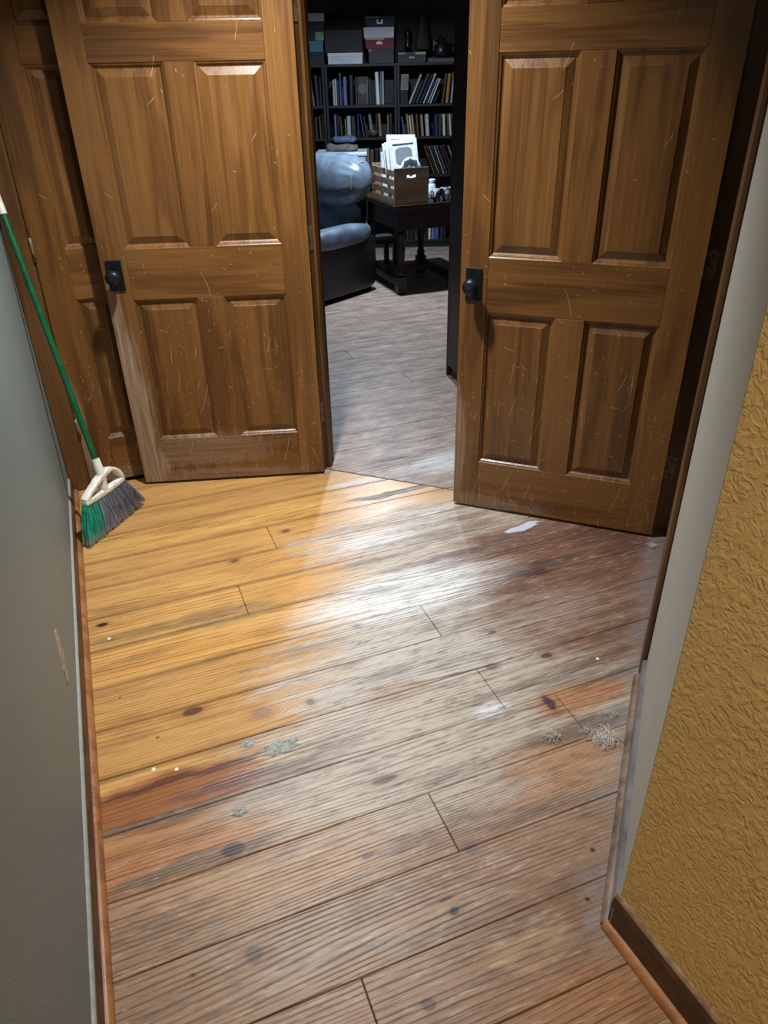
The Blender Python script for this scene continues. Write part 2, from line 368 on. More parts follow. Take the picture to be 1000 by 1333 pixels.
    # spilled paint and white flecks
    for (px,py,rl,rs,c1,vec) in [(680,687,.062,.020,(196,202,220),W2),(692,683,.034,.018,(196,202,220),W2),(700,1001,.0,.0,None,None)]:
        if c1 and near(px,py,rs): col=t.mix(blob(px,py,rl,rs,.12,.92,vec),col,lin(*c1))
    for (px,py) in [(200,1001),(230,1001),(778,857),(345,618),(142,831),(660,660)]:
        if not near(px,py,.0): continue
        P=flo(px,py); d=t.vmath('LENGTH',t.vmath('SUBTRACT',t.comb(l,s,0.),(P.dot(LD),P.dot(S),0)))
        col=t.mix(t.mr(d,.0062,.0045),col,lin(236,226,214))
    rough=t.math('ADD',t.mr(worn,0.,1.,.30,.44),t.math('MULTIPLY',t.math('SUBTRACT',blot,.5),.25))
    hgt=t.math('ADD',t.math('MULTIPLY',line,t.math('MULTIPLY_ADD',worn,.6,.1)),t.math('MULTIPLY',fine,.25))
    t.bump(t.math('ADD',hgt,t.math('MULTIPLY',grit,.3)),.4,.003)
    return t.fin(col,rough)

# ------------------------------------------------------------------ floor: every board its own piece
floor_root=thing('floor','worn wide pine board floor running through the hall and the room beyond',None,kind='structure')
MB().box(-2.1,2.1,-1.75,8.7,-.06,-.022).build('subfloor',plain('subfloor_dark',(18,13,10),.9),floor_root)
def clip(poly, n, d):                   # keep n.p <= d
    out=[]
    for i in range(len(poly)):
        p,q=poly[i],poly[(i+1)%len(poly)]; fp=p.dot(n)-d; fq=q.dot(n)-d
        if fp<=0: out.append(p)
        if (fp<0)!=(fq<0) and fp!=fq: out.append(p+(q-p)*(fp/(fp-fq)))
    return out
def inset(poly, e):
    c=sum(poly,Vector((0,0)))/len(poly); n=len(poly); out=[]
    for i in range(n):
        a,b,c2=poly[i-1],poly[i],poly[(i+1)%n]
        e1=(b-a).normalized(); e2=(c2-b).normalized(); n1=Vector((-e1.y,e1.x)); n2=Vector((-e2.y,e2.x))
        k=n1+n2; dd=1+n1.dot(n2); out.append(b+k*(e/max(dd,.3)))
    return out
def plank(l0,l1,s0,s1,planes,floor_m):
    poly=[(LD*a+S*b).to_2d() for a,b in ((l0,s0),(l1,s0),(l1,s1),(l0,s1))]
    for n,d in planes:
        poly=clip(poly,n,d)
        if len(poly)<3: return
    q=[]
    for p in poly:
        if not q or (p-q[-1]).length>.004: q.append(p)
    if len(q)>2 and (q[0]-q[-1]).length<.004: q.pop()
    if len(q)<3: return
    area=abs(sum(q[i-1].x*q[i].y-q[i].x*q[i-1].y for i in range(len(q))))/2
    if area<.002: return
    c=sum(q,Vector((0,0)))/len(q); o1=[p-c for p in inset(q,.0007)]; o2=[p-c for p in inset(q,.0026)]
    dz=random.uniform(-.0008,.0)
    mb=MB().rings([[(p.x,p.y,-.021) for p in o1],[(p.x,p.y,-.0022) for p in o1],[(p.x,p.y,0) for p in o2]])
    o=mb.build('plank',floor_m,floor_root); o.location=(c.x,c.y,dz)
B2=B.to_2d(); X2=Vector((1,0)); Y2=Vector((0,1)); PITCH=.1805; SB=1.146
hall_cl=[(B2,2.767),(A.to_2d(),.95),(-LD.to_2d(),.275),(-Y2,1.7),(S.to_2d(),3.238)]
room_cl=[(-B2,-2.774),(X2,2.0),(-X2,2.0),(Y2,8.55)]
room_near=floor_material(2.0,4.2,True); room_far=floor_material(5,9,True)
joints={3:[.831],1:[.865],0:[1.03],-1:[.537],-3:[.2225],5:[.265],7:[.458],4:[2.2],2:[1.9],6:[2.],-2:[1.5],-4:[1.3],-5:[.1],8:[2.2],9:[2.2],10:[2.3],11:[2.3]}
for k in range(-13,12):
    s0=SB+k*PITCH; cuts=[-.6]+joints.get(k,[random.uniform(.2,1.2)])+[2.6]
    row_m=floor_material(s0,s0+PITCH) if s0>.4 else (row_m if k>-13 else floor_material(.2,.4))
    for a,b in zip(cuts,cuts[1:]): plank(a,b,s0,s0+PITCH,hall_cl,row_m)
for k in range(4,44):
    s0=SB+k*PITCH; cuts=[-2.6,random.uniform(-1.2,.6)]
    while cuts[-1]<5.2: cuts.append(cuts[-1]+random.uniform(1.5,3.0))
    for a,b in zip(cuts,cuts[1:]): plank(a,b,s0,s0+PITCH,room_cl,room_near if s0<3.9 else room_far)

# ------------------------------------------------------------------ walls and ceiling
def slab(name, P, Q, depth, z0, z1, mat, label, parent=None, kind='structure'):
    """wall slab: face line P->Q on the hall side, body behind it (right of P->Q if depth>0)"""
    d=(Q-P); L=d.length; rz=math.atan2(d.y,d.x)
    o=MB().box(0,L,min(0,-depth),max(0,-depth),z0,z1).build(name,mat,parent)
    o.location=(P.x,P.y,0); o.rotation_euler=(0,0,rz)
    if parent is None: tag(o,label,None,kind=kind)
    return o
ZC=2.44
WL=-.285
slab('wall_left',ls(WL,-1.62),ls(WL,3.30),-.10,0,ZC,wall_grey,'smooth grey painted wall along the hall beside the broom')
# closet wall: header and short pieces beside the closet door
CW=3.238
slab('wall_closet',ls(.432,CW),ls(.527,CW),-.10,0,ZC,wall_grey,'narrow grey wall piece beside the closed closet door')
slab('wall_closet_header',ls(WL,CW),ls(.43,CW),-.10,2.065,ZC,wall_grey,'grey wall above the closed closet door')
# front wall with the doorway
FB=2.745; FT=.115; JL=-1.39; JR=-.565
slab('wall_front_left',ab(-1.79,FB),ab(JL-.022,FB),-FT,0,ZC,wall_lite,'pale wall piece behind the open scuffed door')
slab('wall_front_closet_side',ab(-3.25,FB),ab(-1.79,FB),-FT,0,ZC,wall_dim,'taupe wall between closet and book room')
slab('wall_front_right',ab(JR+.022,FB),ab(1.05,FB),-FT,0,ZC,wall_lite,'pale wall right of the doorway hidden by the open door')
slab('wall_front_header',ab(JL-.022,FB),ab(JR+.022,FB),-FT,2.085,ZC,wall_lite,'pale wall above the doorway to the book room')
GW=.11
slab('wall_side',ab(GW,1.030),ab(GW,1.868),.10,0,ZC,wall_lite,'smooth pale grey wall strip between side door casing and gold wall')
slab('wall_side_header',ab(GW,1.868),ab(GW,FB),.10,2.085,ZC,wall_lite,'pale grey wall above the side door')
DY=Vector((.43,-.903,0)).normalized(); NY=Vector((DY.y,-DY.x,0))       # NY points into the hall
if NY.x>0: NY=-NY
YC=flo(780,1205); YW=YC-NY*.030
# corner where the gold wall face meets the pale wall face
tt=(GW-YW.dot(A))/DY.dot(A); YK=YW+DY*tt
slab('wall_right',YK,YK+DY*2.45,-.10,0,ZC,wall_gold,'gold painted wall with heavy trowelled texture')
slab('wall_back',Vector((1.95,-1.7,0)),Vector((-1.95,-1.7,0)),-.1,0,ZC,wall_grey,'grey wall closing the hall behind the viewpoint')
slab('wall_far',Vector((-2.0,8.46,0)),Vector((2.0,8.46,0)),-.1,0,ZC,wall_dim,'dark taupe wall behind the bookcases')
slab('wall_room_left',Vector((-2.0,3.6,0)),Vector((-2.0,8.46,0)),-.1,0,ZC,wall_dim,'taupe side wall of the book room beyond the recliner')
slab('wall_room_right',Vector((2.0,-1.7,0)),Vector((2.0,8.46,0)),.1,0,ZC,wall_dim,'taupe side wall of the book room beyond the cabinet')
tag(MB().box(-2.15,2.15,-1.85,8.6,ZC,ZC+.08).build('ceiling',ceil_m),'white textured ceiling',kind='structure')

# ------------------------------------------------------------------ mouldings
def run(name, P, Q, prof, mat, parent, inward):
    """extrude a profile [(distance out from P-Q line, z)] along P->Q"""
    mb=MB(); mb.rings([[P+inward*d+Vector((0,0,z)) for d,z in prof],[Q+inward*d+Vector((0,0,z)) for d,z in prof]])
    return mb.build(name,mat,parent)
def shoe(r=.017): return [(0,0)]+[(r*math.cos(t*math.pi/16), r*math.sin(t*math.pi/16)*1.1) for t in range(9)]
base_m=wood('baseboard_brown',True,(lin(48,30,20),lin(74,48,30),lin(96,66,42)),.5)
shoe_m=wood('shoe_moulding_brown',True,(lin(104,64,34),lin(146,96,54),lin(170,118,72)),.4)
gbase_m=plain('baseboard_scuffed_grey',(116,114,116),.35,0,.25,14)
dshoe_m=plain('dusty_shoe_moulding',(122,102,88),.5,0,.3,25)
tcaulk_m=plain('tan_caulk',(150,118,84),.7,0,.25,60)
caulk_m=plain('pale_caulk',(160,164,162),.6,0,.1,40)
BB=[(0,0),(.013,0),(.013,.060),(.009,.070),(0,.070)]
def skirting(name,P,Q,inw,label,bm_,sm_,h=1.,caulk=True,cm=None):
    t=thing(name,label,None,kind='structure')
    run('board',P,Q,[(d,z*h) for d,z in BB],bm_,t,inw)
    run('shoe_moulding',P+inw*.0132,Q+inw*.0132,shoe(),sm_,t,inw)
    if caulk: run('caulk_line',P,Q,[(0,.0702*h),(.007,.0702*h),(.004,.0702*h+.006),(0,.0702*h+.010)],cm or caulk_m,t,inw)
    return t
skirting('baseboard_left',ls(WL,-1.6),ls(WL,3.205),LD,'brown baseboard with rounded shoe moulding under the grey wall',base_m,shoe_m)
skirting('baseboard_right',YK-DY*.010,YK+DY*2.4,NY,'dark brown baseboard with orange shoe moulding under the gold wall',base_m,shoe_m,1.4,True,tcaulk_m)
skirting('baseboard_side',ab(GW,1.012),ab(GW,1.826),-A,'scuffed grey baseboard under the pale wall strip',gbase_m,dshoe_m,1.05,False)

# ------------------------------------------------------------------ doors
iron=plain('black_iron_hardware',(34,38,46),.38,.6,.2,60,.1)
hinge_m=plain('aged_bronze_hinge',(126,108,82),.5,.3,.25,50)
def rect_loop(x0,x1,z0,z1,o,y): return [(x0+o,y,z0+o),(x1-o,y,z0+o),(x1-o,y,z1-o),(x0+o,y,z1-o)]
def six_panel(name,label,P,rz,W,xs,mv,mh,T=.035,knob=True,hinge_right=True):
    """leaf in local x (width), front face at y=0, back at y=T"""
    r=thing(name,label,None,(P.x,P.y,0),rz,kind='structure')
    z=[.012,.220,.833,1.028,1.643,1.758,1.922,2.032]
    st=lambda x0,x1,z0,z1,n,m: MB().box(x0,x1,0,T,z0,z1).build(n,m,r,bevel=.0012,seg=1)
    st(0,xs[0],z[0],z[7],'stile',mv); st(xs[3],W,z[0],z[7],'stile',mv)
    for a,b in ((z[0],z[1]),(z[2],z[3]),(z[4],z[5]),(z[6],z[7])): st(xs[0]+.0004,xs[3]-.0004,a,b,'rail',mh)
    for a,b in ((z[1],z[2]),(z[3],z[4]),(z[5],z[6])):
        st(xs[1],xs[2],a+.0004,b-.0004,'mullion',mv)
        for x0,x1 in ((xs[0],xs[1]),(xs[2],xs[3])):
            prof=[(0,.0008),(.003,.0035),(.007,.005),(.011,.010),(.015,.0125),(.018,.0125),(.040,.0045),(.043,.0028)]
            mb=MB(); F=[rect_loop(x0,x1,a,b,o,d) for o,d in prof]; K=[rect_loop(x0,x1,a,b,o,T-d) for o,d in prof]
            mb.rings(F[::-1]+K)
            mb.build('panel',mv,r)
    if knob:
        kx=.050 if hinge_right else W-.050
        k=MB().box(kx-.030,kx+.030,-.006,0,.872,.990).build('knob_plate',iron,r,bevel=.003)
        k2=MB().lathe([(.0,-.068),(.012,-.0675),(.022,-.064),(.0285,-.056),(.030,-.047),(.0275,-.038),(.019,-.030),(.0125,-.026),(.0115,-.012),(.018,-.0075),(.018,-.006)],24,'y',(kx,0,.932)).build('knob',iron,r,smooth=True,label='round black iron knob')
        MB().box(kx-.004,kx+.004,-.0105,-.0058,.892,.902).build('keyhole_cover',iron,r,bevel=.0015)
    return r
XS=[.100,.353,.456,.706]
PL=flo(190,628,.012); PR=flo(421,614,.012)
six_panel('door_1','worn oak six panel door swung open against the closet, scuffed grey along its lower edge',PL,math.atan2(PR.y-PL.y,PR.x-PL.x),.812,XS,dv_L,dh_L)
QL=flo(590,653,.012); QR=flo(845,696,.012)
six_panel('door_2','oak six panel door standing open in front of the side door frame',QL,math.atan2(QR.y-QL.y,QR.x-QL.x),.810,XS,dv_R,dh_R)
d3=six_panel('door_3','narrow closed oak closet door partly behind the open scuffed door',ls(-.198,CW+.004),ANG_L,.61,[.115,.260,.350,.495],dv_R,dh_R,hinge_right=False)
def hinge(parent,x,y,z,rz,leafw=.030,label=None):
    """butt hinge: leaf plate in the x-z plane with screws, knuckle at its side"""
    pl=MB().box(0,leafw,-.0022,0,-.045,.045).build('hinge_leaf',hinge_m,parent,bevel=.0008,seg=1)
    pl.location=(x,y,z); pl.rotation_euler=(0,0,rz)
    MB().tube([(0,-.003,-.046),(0,-.003,.046)],.006,10).build('knuckle',hinge_m,pl,smooth=True)
    for k in (-.03,0,.03): MB().lathe([(.0035,-.0030),(.0035,-.002)],8,'y',(leafw*.6,0,k)).build('screw',iron,pl)
for hz in (.285,1.035,1.80):
    hinge(d3,0.001,-.001,hz,0,.007)

# door frames
def frame(name,label): return thing(name,label,None,kind='structure')
f1=frame('trim_1','dark stained jamb and casing of the doorway into the book room')
JD=FT+.004
def pbox(name,parent,P,ax,ay,x0,x1,y0,y1,z0,z1,mat,bevel=.0015):
    mb=MB(); mb.box(x0,x1,y0,y1,z0,z1)
    mb.v=[P+ax*p.x+ay*p.y+Vector((0,0,p.z)) for p in mb.v]
    return mb.build(name,mat,parent,bevel=bevel,seg=1)
O0=Vector((0,0,0))
pbox('jamb',f1,O0,A,B,JL-.02,JL,FB-.002,FB+FT+.002,0,2.085,trim_w); pbox('jamb',f1,O0,A,B,JR,JR+.02,FB-.002,FB+FT+.002,0,2.085,trim_w)
pbox('head_jamb',f1,O0,A,B,JL,JR,FB-.002,FB+FT+.002,2.062,2.083,trim_w)
pbox('door_stop',f1,O0,A,B,JL+.0004,JL+.012,FB+.040,FB+.074,0,2.06,trim_w); pbox('door_stop',f1,O0,A,B,JR-.012,JR-.0004,FB+.040,FB+.074,0,2.06,shoe_m)
pbox('casing',f1,O0,A,B,JL-.075,JL-.008,FB-.017,FB-.0024,0,2.14,trim_w); pbox('casing',f1,O0,A,B,JR+.008,JR+.075,FB-.017,FB-.0024,0,2.14,trim_w)
pbox('head_casing',f1,O0,A,B,JL-.008,JR+.008,FB-.017,FB-.0024,2.07,2.14,trim_w)
pbox('casing',f1,O0,A,B,JL-.075,JL-.008,FB+FT+.0024,FB+FT+.017,0,2.14,dark_w); pbox('casing',f1,O0,A,B,JR+.008,JR+.075,FB+FT+.0024,FB+FT+.017,0,2.14,dark_w)
for hz in (.285,1.035,1.80):
    h=MB().box(0,.0022,.004,.036,hz-.045,hz+.045); h.v=[ab(JL+p.x,FB+p.y,p.z) for p in h.v]; h.build('hinge_leaf',hinge_m,f1)
f2=frame('trim_2','oak casing and dark jamb of the side doorway behind the open door')
pbox('casing',f2,O0,A,B,GW-.017,GW-.0004,1.829,1.895,0,2.14,trim_w,.004)
pbox('jamb',f2,O0,A,B,GW-.002,GW+.104,1.870,1.889,0,2.085,trim_w)
pbox('jamb',f2,O0,A,B,GW-.13,GW+.104,2.712,2.742,0,2.085,trim_w)
pbox('door_stop',f2,O0,A,B,GW+.045,GW+.08,2.700,2.7115,0,2.06,trim_w)
pbox('door_stop',f2,O0,A,B,GW+.045,GW+.08,1.8894,1.901,0,2.06,trim_w)
pbox('head_jamb',f2,O0,A,B,GW-.002,GW+.104,1.8894,2.7056,2.064,2.083,trim_w)
for hz in (.285,1.035,1.80):
    h=MB().box(GW-.036,GW+.004,2.7085,2.7116,hz-.048,hz+.048); h.v=[ab(p.x,p.y,p.z) for p in h.v]; o=h.build('hinge_leaf',hinge_m,f2)
    for k,zz in ((0.002,-.03),(-.008,0),(.002,.03)):
        m_=MB().lathe([(.0035,2.7068),(.0035,2.7084)],8,'y',(GW-.014+k,0,hz+zz)); m_.v=[ab(p.x,p.y,p.z) for p in m_.v]; m_.build('screw',iron,o)
f3=frame('trim_3','oak casing around the closed closet door behind the broom')
pbox('casing',f3,O0,LD,S,WL+.0004,-.208,CW-.016,CW-.0004,0,2.14,trim_w,.003)
pbox('casing',f3,O0,LD,S,.420,.486,CW-.016,CW-.0004,0,2.14,trim_w,.003)
pbox('head_casing',f3,O0,LD,S,-.208,.42,CW-.016,CW-.0004,2.07,2.14,trim_w,.003)
pbox('jamb',f3,O0,LD,S,WL+.06,-.2005,CW,CW+.10,0,2.06,trim_w); pbox('jamb',f3,O0,LD,S,.4145,.4315,CW,CW+.10,0,2.06,trim_w)
pbox('head_jamb',f3,O0,LD,S,-.2,.414,CW,CW+.10,2.036,2.06,trim_w)

# ------------------------------------------------------------------ hall: lamps
def downlight(name,label,loc,watt,col,rad=.055,spread=130):
    t=thing(name,label,'ceiling light',(loc[0],loc[1],ZC))
    MB().lathe([(.095,-.001),(.095,-.008),(.086,-.014),(.070,-.010),(.066,-.001)],28).build('trim_ring',plain('white_metal_ring',(225,222,215),.5),t,smooth=True)
    em=NT('lit_lens_'+name); em.b.inputs['Emission Color'].default_value=col+(1,); em.b.inputs['Emission Strength'].default_value=6
    MB().lathe([(.064,-.001),(.064,-.005),(.0,-.007)],28).build('lens',em.fin((.9,.9,.9,1),.4),t)
    ld=bpy.data.lights.new(name+'_lamp','AREA'); ld.shape='DISK'; ld.size=rad*2; ld.energy=watt; ld.color=col; ld.spread=math.radians(spread)
    lo=bpy.data.objects.new(name+'_lamp',ld); C.objects.link(lo); lo.parent=t; lo.location=(0,0,-.030)
downlight('hall_downlight','round recessed ceiling light over the open doors',HALL_LIGHT,HALL_W,HALL_COL,spread=122)
downlight('room_downlight','round recessed ceiling light over the dark table',ROOM_LIGHT,ROOM_W,ROOM_COL,spread=162)
downlight('rear_downlight','round recessed ceiling light at the near end of the hall',REAR_LIGHT,REAR_W,REAR_COL)

# ------------------------------------------------------------------ broom in the corner
BP0=flo(115,712); BP1=flo(184,656)
bt=(BP1-BP0).normalized(); bn=Vector((bt.y,-bt.x,0))           # bn points to the camera side
broom=thing('broom','green handled angled broom with white yoke and grey and green bristles','broom',BP0,math.atan2(bt.y,bt.x))
def bp(px,py):                                                # broom-plane coordinates of a pixel
    q=pln(px,py,BP0,bn); return ((q-BP0).dot(bt), q.z)
bw=(BP1-BP0).length
yl,yr=bp(110,655),bp(158,622); so=bp(128,610)
white_p=plain('white_plastic',(222,220,206),.4); green_p=plain('green_handle_paint',(12,88,50),.3); 
def yoke():
    # outline of the white yoke with two slots, 26 mm thick
    L=Vector((yl[0]-.004,0,yl[1])); R=Vector((yr[0]+.004,0,yr[1])); T=Vector((so[0],0,so[1]))
    mb=MB(); th=.016
    def bar(pts,w):
        n=len(pts); rs=[]
        for i,p in enumerate(pts):
            d=(pts[min(i+1,n-1)]-pts[max(i-1,0)]).normalized(); nn=Vector((-d.z,0,d.x)); ww=w[i] if isinstance(w,list) else w
            rs.append([p+nn*ww+Vector((0,-th,0)),p+nn*ww+Vector((0,th,0)),p-nn*ww+Vector((0,th,0)),p-nn*ww+Vector((0,-th,0))])
        mb.rings(rs)
    bz=lambda a,b,c:[a*(1-t)**2+b*2*t*(1-t)+c*t*t for t in [i/8 for i in range(9)]]
    N=T+Vector((.008,0,-.035))
    mid=(L+R)/2
    bar(bz(L+Vector((0,0,.0)),mid+Vector((.0,0,-.012)),R),.011)               # lower band holding the bristles
    bar(bz(N,L*.45+T*.55+Vector((-.012,0,-.01)),L+Vector((.006,0,.006))),[.011]*3+[.008]*3+[.010]*3)
    bar(bz(N,R*.45+T*.55+Vector((.030,0,.040)),R+Vector((-.006,0,.006))),[.011]*3+[.007]*3+[.009]*3)
    bar(bz(N,N*.5+mid*.5,mid),[.010]*4+[.013]*5)
    return mb
yk=yoke().build('yoke',white_p,broom,bevel=.004,smooth=True,angle=.8)
sk=bp(125,604)
S0=Vector((so[0]+.008,0,so[1]-.04)); 
# handle leans into the corner of the closet casing
HP=pln(0,268,S*3.185,S); hv=Vector(((HP-BP0).dot(bt),(HP-BP0).dot(-bn) if False else (HP-BP0).dot(Vector((-bt.y,bt.x,0))),HP.z))
hd=(hv-S0).normalized()
MB().tube([S0,S0+hd*.075],[.019,.0165],14).build('socket',white_p,broom,smooth=True,angle=.8)
HL=(hv-S0).length
MB().tube([S0+hd*.07,S0+hd*(HL-.004)],.0118,14).build('handle',green_p,broom,smooth=True,angle=.8)
MB().tube([S0+hd*(HL-.03),S0+hd*(HL+.10),S0+hd*(HL+.115)],[.0145,.0145,.008],14).build('grip_cap',white_p,broom,smooth=True,angle=.8)
def bristle_mat(nm,rgb,tip):
    t=NT(nm); oc=t.objc(); sp=t.n('ShaderNodeSeparateXYZ'); t.put(sp.inputs[0],oc); z=sp.outputs[2]
    n_=t.noise(t.vmath('MULTIPLY',oc,(220.,60.,8.)),1.,3.)
    c=t.ramp(n_,[(.3,lin(*[v*.62 for v in rgb])),(.7,lin(*[min(255,v*1.15) for v in rgb]))])
    return t.fin(t.mix(t.mr(z,.07,.0),c,lin(*tip)),.5)
gm=bristle_mat('green_bristles',(34,168,140),(140,160,150)); sm_=bristle_mat('grey_bristles',(132,144,166),(156,158,164))
def bristles(t0,t1,mat,label,cnt):
    mb=MB(); L=Vector((yl[0],0,yl[1])); R=Vector((yr[0],0,yr[1]))
    for i in range(cnt):
        t=random.uniform(t0,t1); jy=random.uniform(-.012,.012)
        top=L.lerp(R,t)+Vector((0,jy,-.004)); tb=t+random.uniform(-.02,.02)
        bot=Vector((bw*tb,jy*1.9,max(0.003,.006+random.uniform(-.004,.016)+ (.012 if t>.95 else 0))))
        mid=(top+bot)/2+Vector((random.uniform(-.004,.004),random.uniform(-.006,.006),0)); r=random.uniform(.0009,.0016)
        mb.tube([top,mid,bot],[r,r,r*.8],4)
    o=mb.build('bristles',mat,broom,label=label); o['kind']='stuff'
bristles(-.02,.27,gm,'green bristles',420); bristles(.27,1.02,sm_,'grey bristles',1050)

# ------------------------------------------------------------------ bits on the hall floor
def splat(name,label,cat,px,py,rl,rs,h,mat,seed,group=None):
    rnd=random.Random(seed); P=flo(px,py); mb=MB(); N=18; rs_=[]
    rad=[1+rnd.uniform(-.28,.22) for _ in range(N)]
    for k,(f,z) in enumerate([(1.0,.0004),(.96,h*.5),(.72,h),(.40,h*.8),(.12,h*1.05)]):
        rs_.append([(rl*f*rad[i]*math.cos(2*math.pi*i/N),rs*f*rad[i]*math.sin(2*math.pi*i/N),z+(rnd.uniform(-.3,.5)*h if k>1 else 0)) for i in range(N)])
    mb.rings(rs_); o=mb.build(name,mat); o.location=(P.x,P.y,0); o.rotation_euler=(0,0,ANG_L)
    return tag(o,label,cat,group)
plast=plain('dried_grey_plaster',(158,160,154),.8,0,.25,160,.6)
splat('plaster_splat','largest crusty grey plaster splat stuck to the pine boards','plaster',365,973,.052,.026,.003,plast,1)
splat('plaster_splat','small round grey plaster spot next to the largest plaster splat','plaster',322,968,.020,.013,.002,plast,2)
splat('plaster_splat','small grey plaster lump on the orange board with the dark stain','plaster',312,1056,.018,.016,.003,plast,3)
lint=plain('white_lint',(206,202,194),.9,0,.15,200)
def lint_tuft(label,px,py,r,n,seed):
    rnd=random.Random(seed); P=flo(px,py); mb=MB()
    for i in range(n):
        c=Vector((rnd.gauss(0,r*.4),rnd.gauss(0,r*.35),.003)); pts=[]
        a=rnd.uniform(0,6.28)
        for k in range(6):
            a+=rnd.uniform(-1.1,1.1); c=c+Vector((math.cos(a),math.sin(a),0))*r*.16; pts.append((c.x,c.y,max(.0025,.003+rnd.uniform(0,.012))))
        mb.tube(pts,rnd.uniform(.0004,.0011),4)
    o=mb.build('lint_tuft',lint); o.location=(P.x,P.y,0); return tag(o,label,'lint')
lint_tuft('fluffy white lint clump by the grey baseboard',787,962,.034,190,5)
lint_tuft('thin white lint loop beside the fluffy clump',796,933,.016,16,6)
lint_tuft('sparse pale lint strands on the dark worn board',720,960,.022,26,8)
lint_tuft('pale dust fluff at the foot of the side door casing',848,712,.016,40,9)
# chip in the left wall paint
q0=pln(80,852,LD*WL,LD)
ch=MB(); zz=[(-.020,-.075),(-.004,-.082),(.010,-.04),(.014,.02),(.008,.07),(-.006,.078),(-.014,.03),(-.018,-.03)]
ch.rings([[(p*2.2,0,q) for p,q in zz],[(p*1.9,-.003,q*.92) for p,q in zz]])
o=ch.build('paint_chip',plain('chipped_plaster',(176,160,132),.8,0,.35,60,.5),bpy.data.objects['wall_left'],label='torn pale chip in the grey wall paint')
WLo=bpy.data.objects['wall_left']
o.matrix_parent_inverse=WLo.matrix_basis.inverted()
o.matrix_basis=Matrix.Translation(q0)@Matrix.Rotation(math.atan2(S.y,S.x),4,'Z')@Matrix.Rotation(.25,4,'Y')

# ================================================================== the book room
YB=8.10                                                    # front plane of the bookcases
def bpx(px,py,y=YB): return pln(px,py,Vector((0,y,0)),Vector((0,1,0)))
SH=[.075,.385,.70,1.045,1.325]; TOPZ=1.665
def bookcase(label,x0,x1):
    w=x1-x0; t=thing('bookcase',label,'bookcase',((x0+x1)/2,YB,0),0,'black bookcases along the far wall')
    h=w/2
    for s_ in (-1,1): MB().box(*sorted((s_*h,s_*(h-.022))),0,.31,0,TOPZ-.022).build('side_panel',black_w,t,bevel=.001,seg=1)
    MB().box(-h-.004,h+.004,-.006,.314,TOPZ-.022,TOPZ).build('top_board',black_w,t,bevel=.001,seg=1)
    for z in SH: MB().box(-h+.022,h-.022,.004,.30,z-.022,z).build('shelf',black_w,t,bevel=.001,seg=1)
    MB().box(-h+.022,h-.022,.302,.31,.0,TOPZ-.022).build('back_panel',black_w,t)
    MB().box(-h+.022,h-.022,.02,.036,0,.052).build('plinth',black_w,t)
    return t
xa,xb,xc,xd=bpx(424,130).x,bpx(517,130).x,bpx(618,130).x,bpx(300,130).x
bookcase('black bookcase behind the recliner with shoe boxes stacked on top',xa+.003,xb-.003)
bookcase('black bookcase behind the crate with dark ornaments on top',xb+.003,xc-.003)
bookcase('black bookcase nearest the open scuffed door with teal box on top',xd+.003,xa-.003)

pages_m=plain('book_pages',(150,142,124),.8)
_bm={}
def book_mesh():
    mb=MB(); c=.10
    mb.box(-.5,-.5+c,0,1,0,1); mb.box(.5-c,.5,0,1,0,1)                   # boards
    mb.prism([(-.5,0),(-.42,-.035),(-.2,-.06),(.2,-.06),(.42,-.035),(.5,0),(.5,.03),(-.5,.03)],0,1)   # rounded spine
    mb.box(-.5+c,.5-c,.03,.97,.015,.985,1)
    return mb.build('book_proto',[plain('book_dark',(40,40,48)),pages_m])
_proto=book_mesh(); BOOKME=_proto.data; bpy.data.objects.remove(_proto)
COLS={'black':(26,26,30),'dark grey':(56,56,62),'grey':(118,118,122),'pale grey':(168,170,176),'white':(214,216,222),'cream':(196,188,166),'tan':(150,128,98),'brown':(98,72,50),
 'navy':(34,40,78),'blue':(58,88,138),'purple grey':(112,104,136),'ochre':(160,112,52),'dark green':(30,52,40),'maroon':(104,32,48)}
def book(col,px0,px1,ytop,shelf,which,row,lean=0.,dep=.17,shift=.03):
    z0=SH[shelf]; p0,p1=bpx(px0,130),bpx(px1,130); w=max(.010,abs(p1.x-p0.x)); x=(p0.x+p1.x)/2
    h=min(max(.10,bpx(px0,ytop).z-z0),.285); L=math.radians(lean)
    if lean: h=min(h/ math.cos(L), .27)
    o=bpy.data.objects.new('book',BOOKME); C.objects.link(o)
    o.material_slots[0].link='OBJECT'; o.material_slots[0].material=plain('book_cover_'+col.replace(' ','_'),COLS[col],.45,0,.2,18)
    o.scale=(w,dep,h); o.rotation_euler=(0,L,0)
    o.location=(x,YB+shift,z0+.0006+abs(math.sin(L))*w/2)
    BOOKS.setdefault((row,which),[]).append((x,o,col))
    return tag(o,'book','book',f'books on the {row} shelf {which}')
BOOKS={}
def name_books():
    for (row,which),L in BOOKS.items():
        L.sort(key=lambda q:q[0])
        for i,(x,o,col) in enumerate(L):
            a=L[i-1][2] if i else None; b=L[i+1][2] if i+1<len(L) else None
            mid=(f'between the {a} and {b} ones' if a!=b else f'between two {a} ones') if a and b else f'at the end by the {a or b} one'
            o['label']=f'{col} book {mid}, {row} shelf {which}'
MIDB,RIGB,LEFB='behind the recliner','behind the crate','by the scuffed door'
for c_,a,b,yt,ln in [('pale grey',433.5,436.3,104,0),('cream',436.6,438.8,103,0),('navy',439,442,105,0),('blue',442.3,444.8,95,0),('navy',445,447,112,0),('purple grey',447.4,451.8,100,0),
     ('black',455,460.5,98,0),('brown',463,465,100,0),('dark grey',480.8,483.5,102,0),('white',490,494.6,93,-2),('grey',495.4,497.2,93,0),('pale grey',497.6,500.2,93,0)]:
    book(c_,a,b,yt,4,MIDB,'topmost',ln)
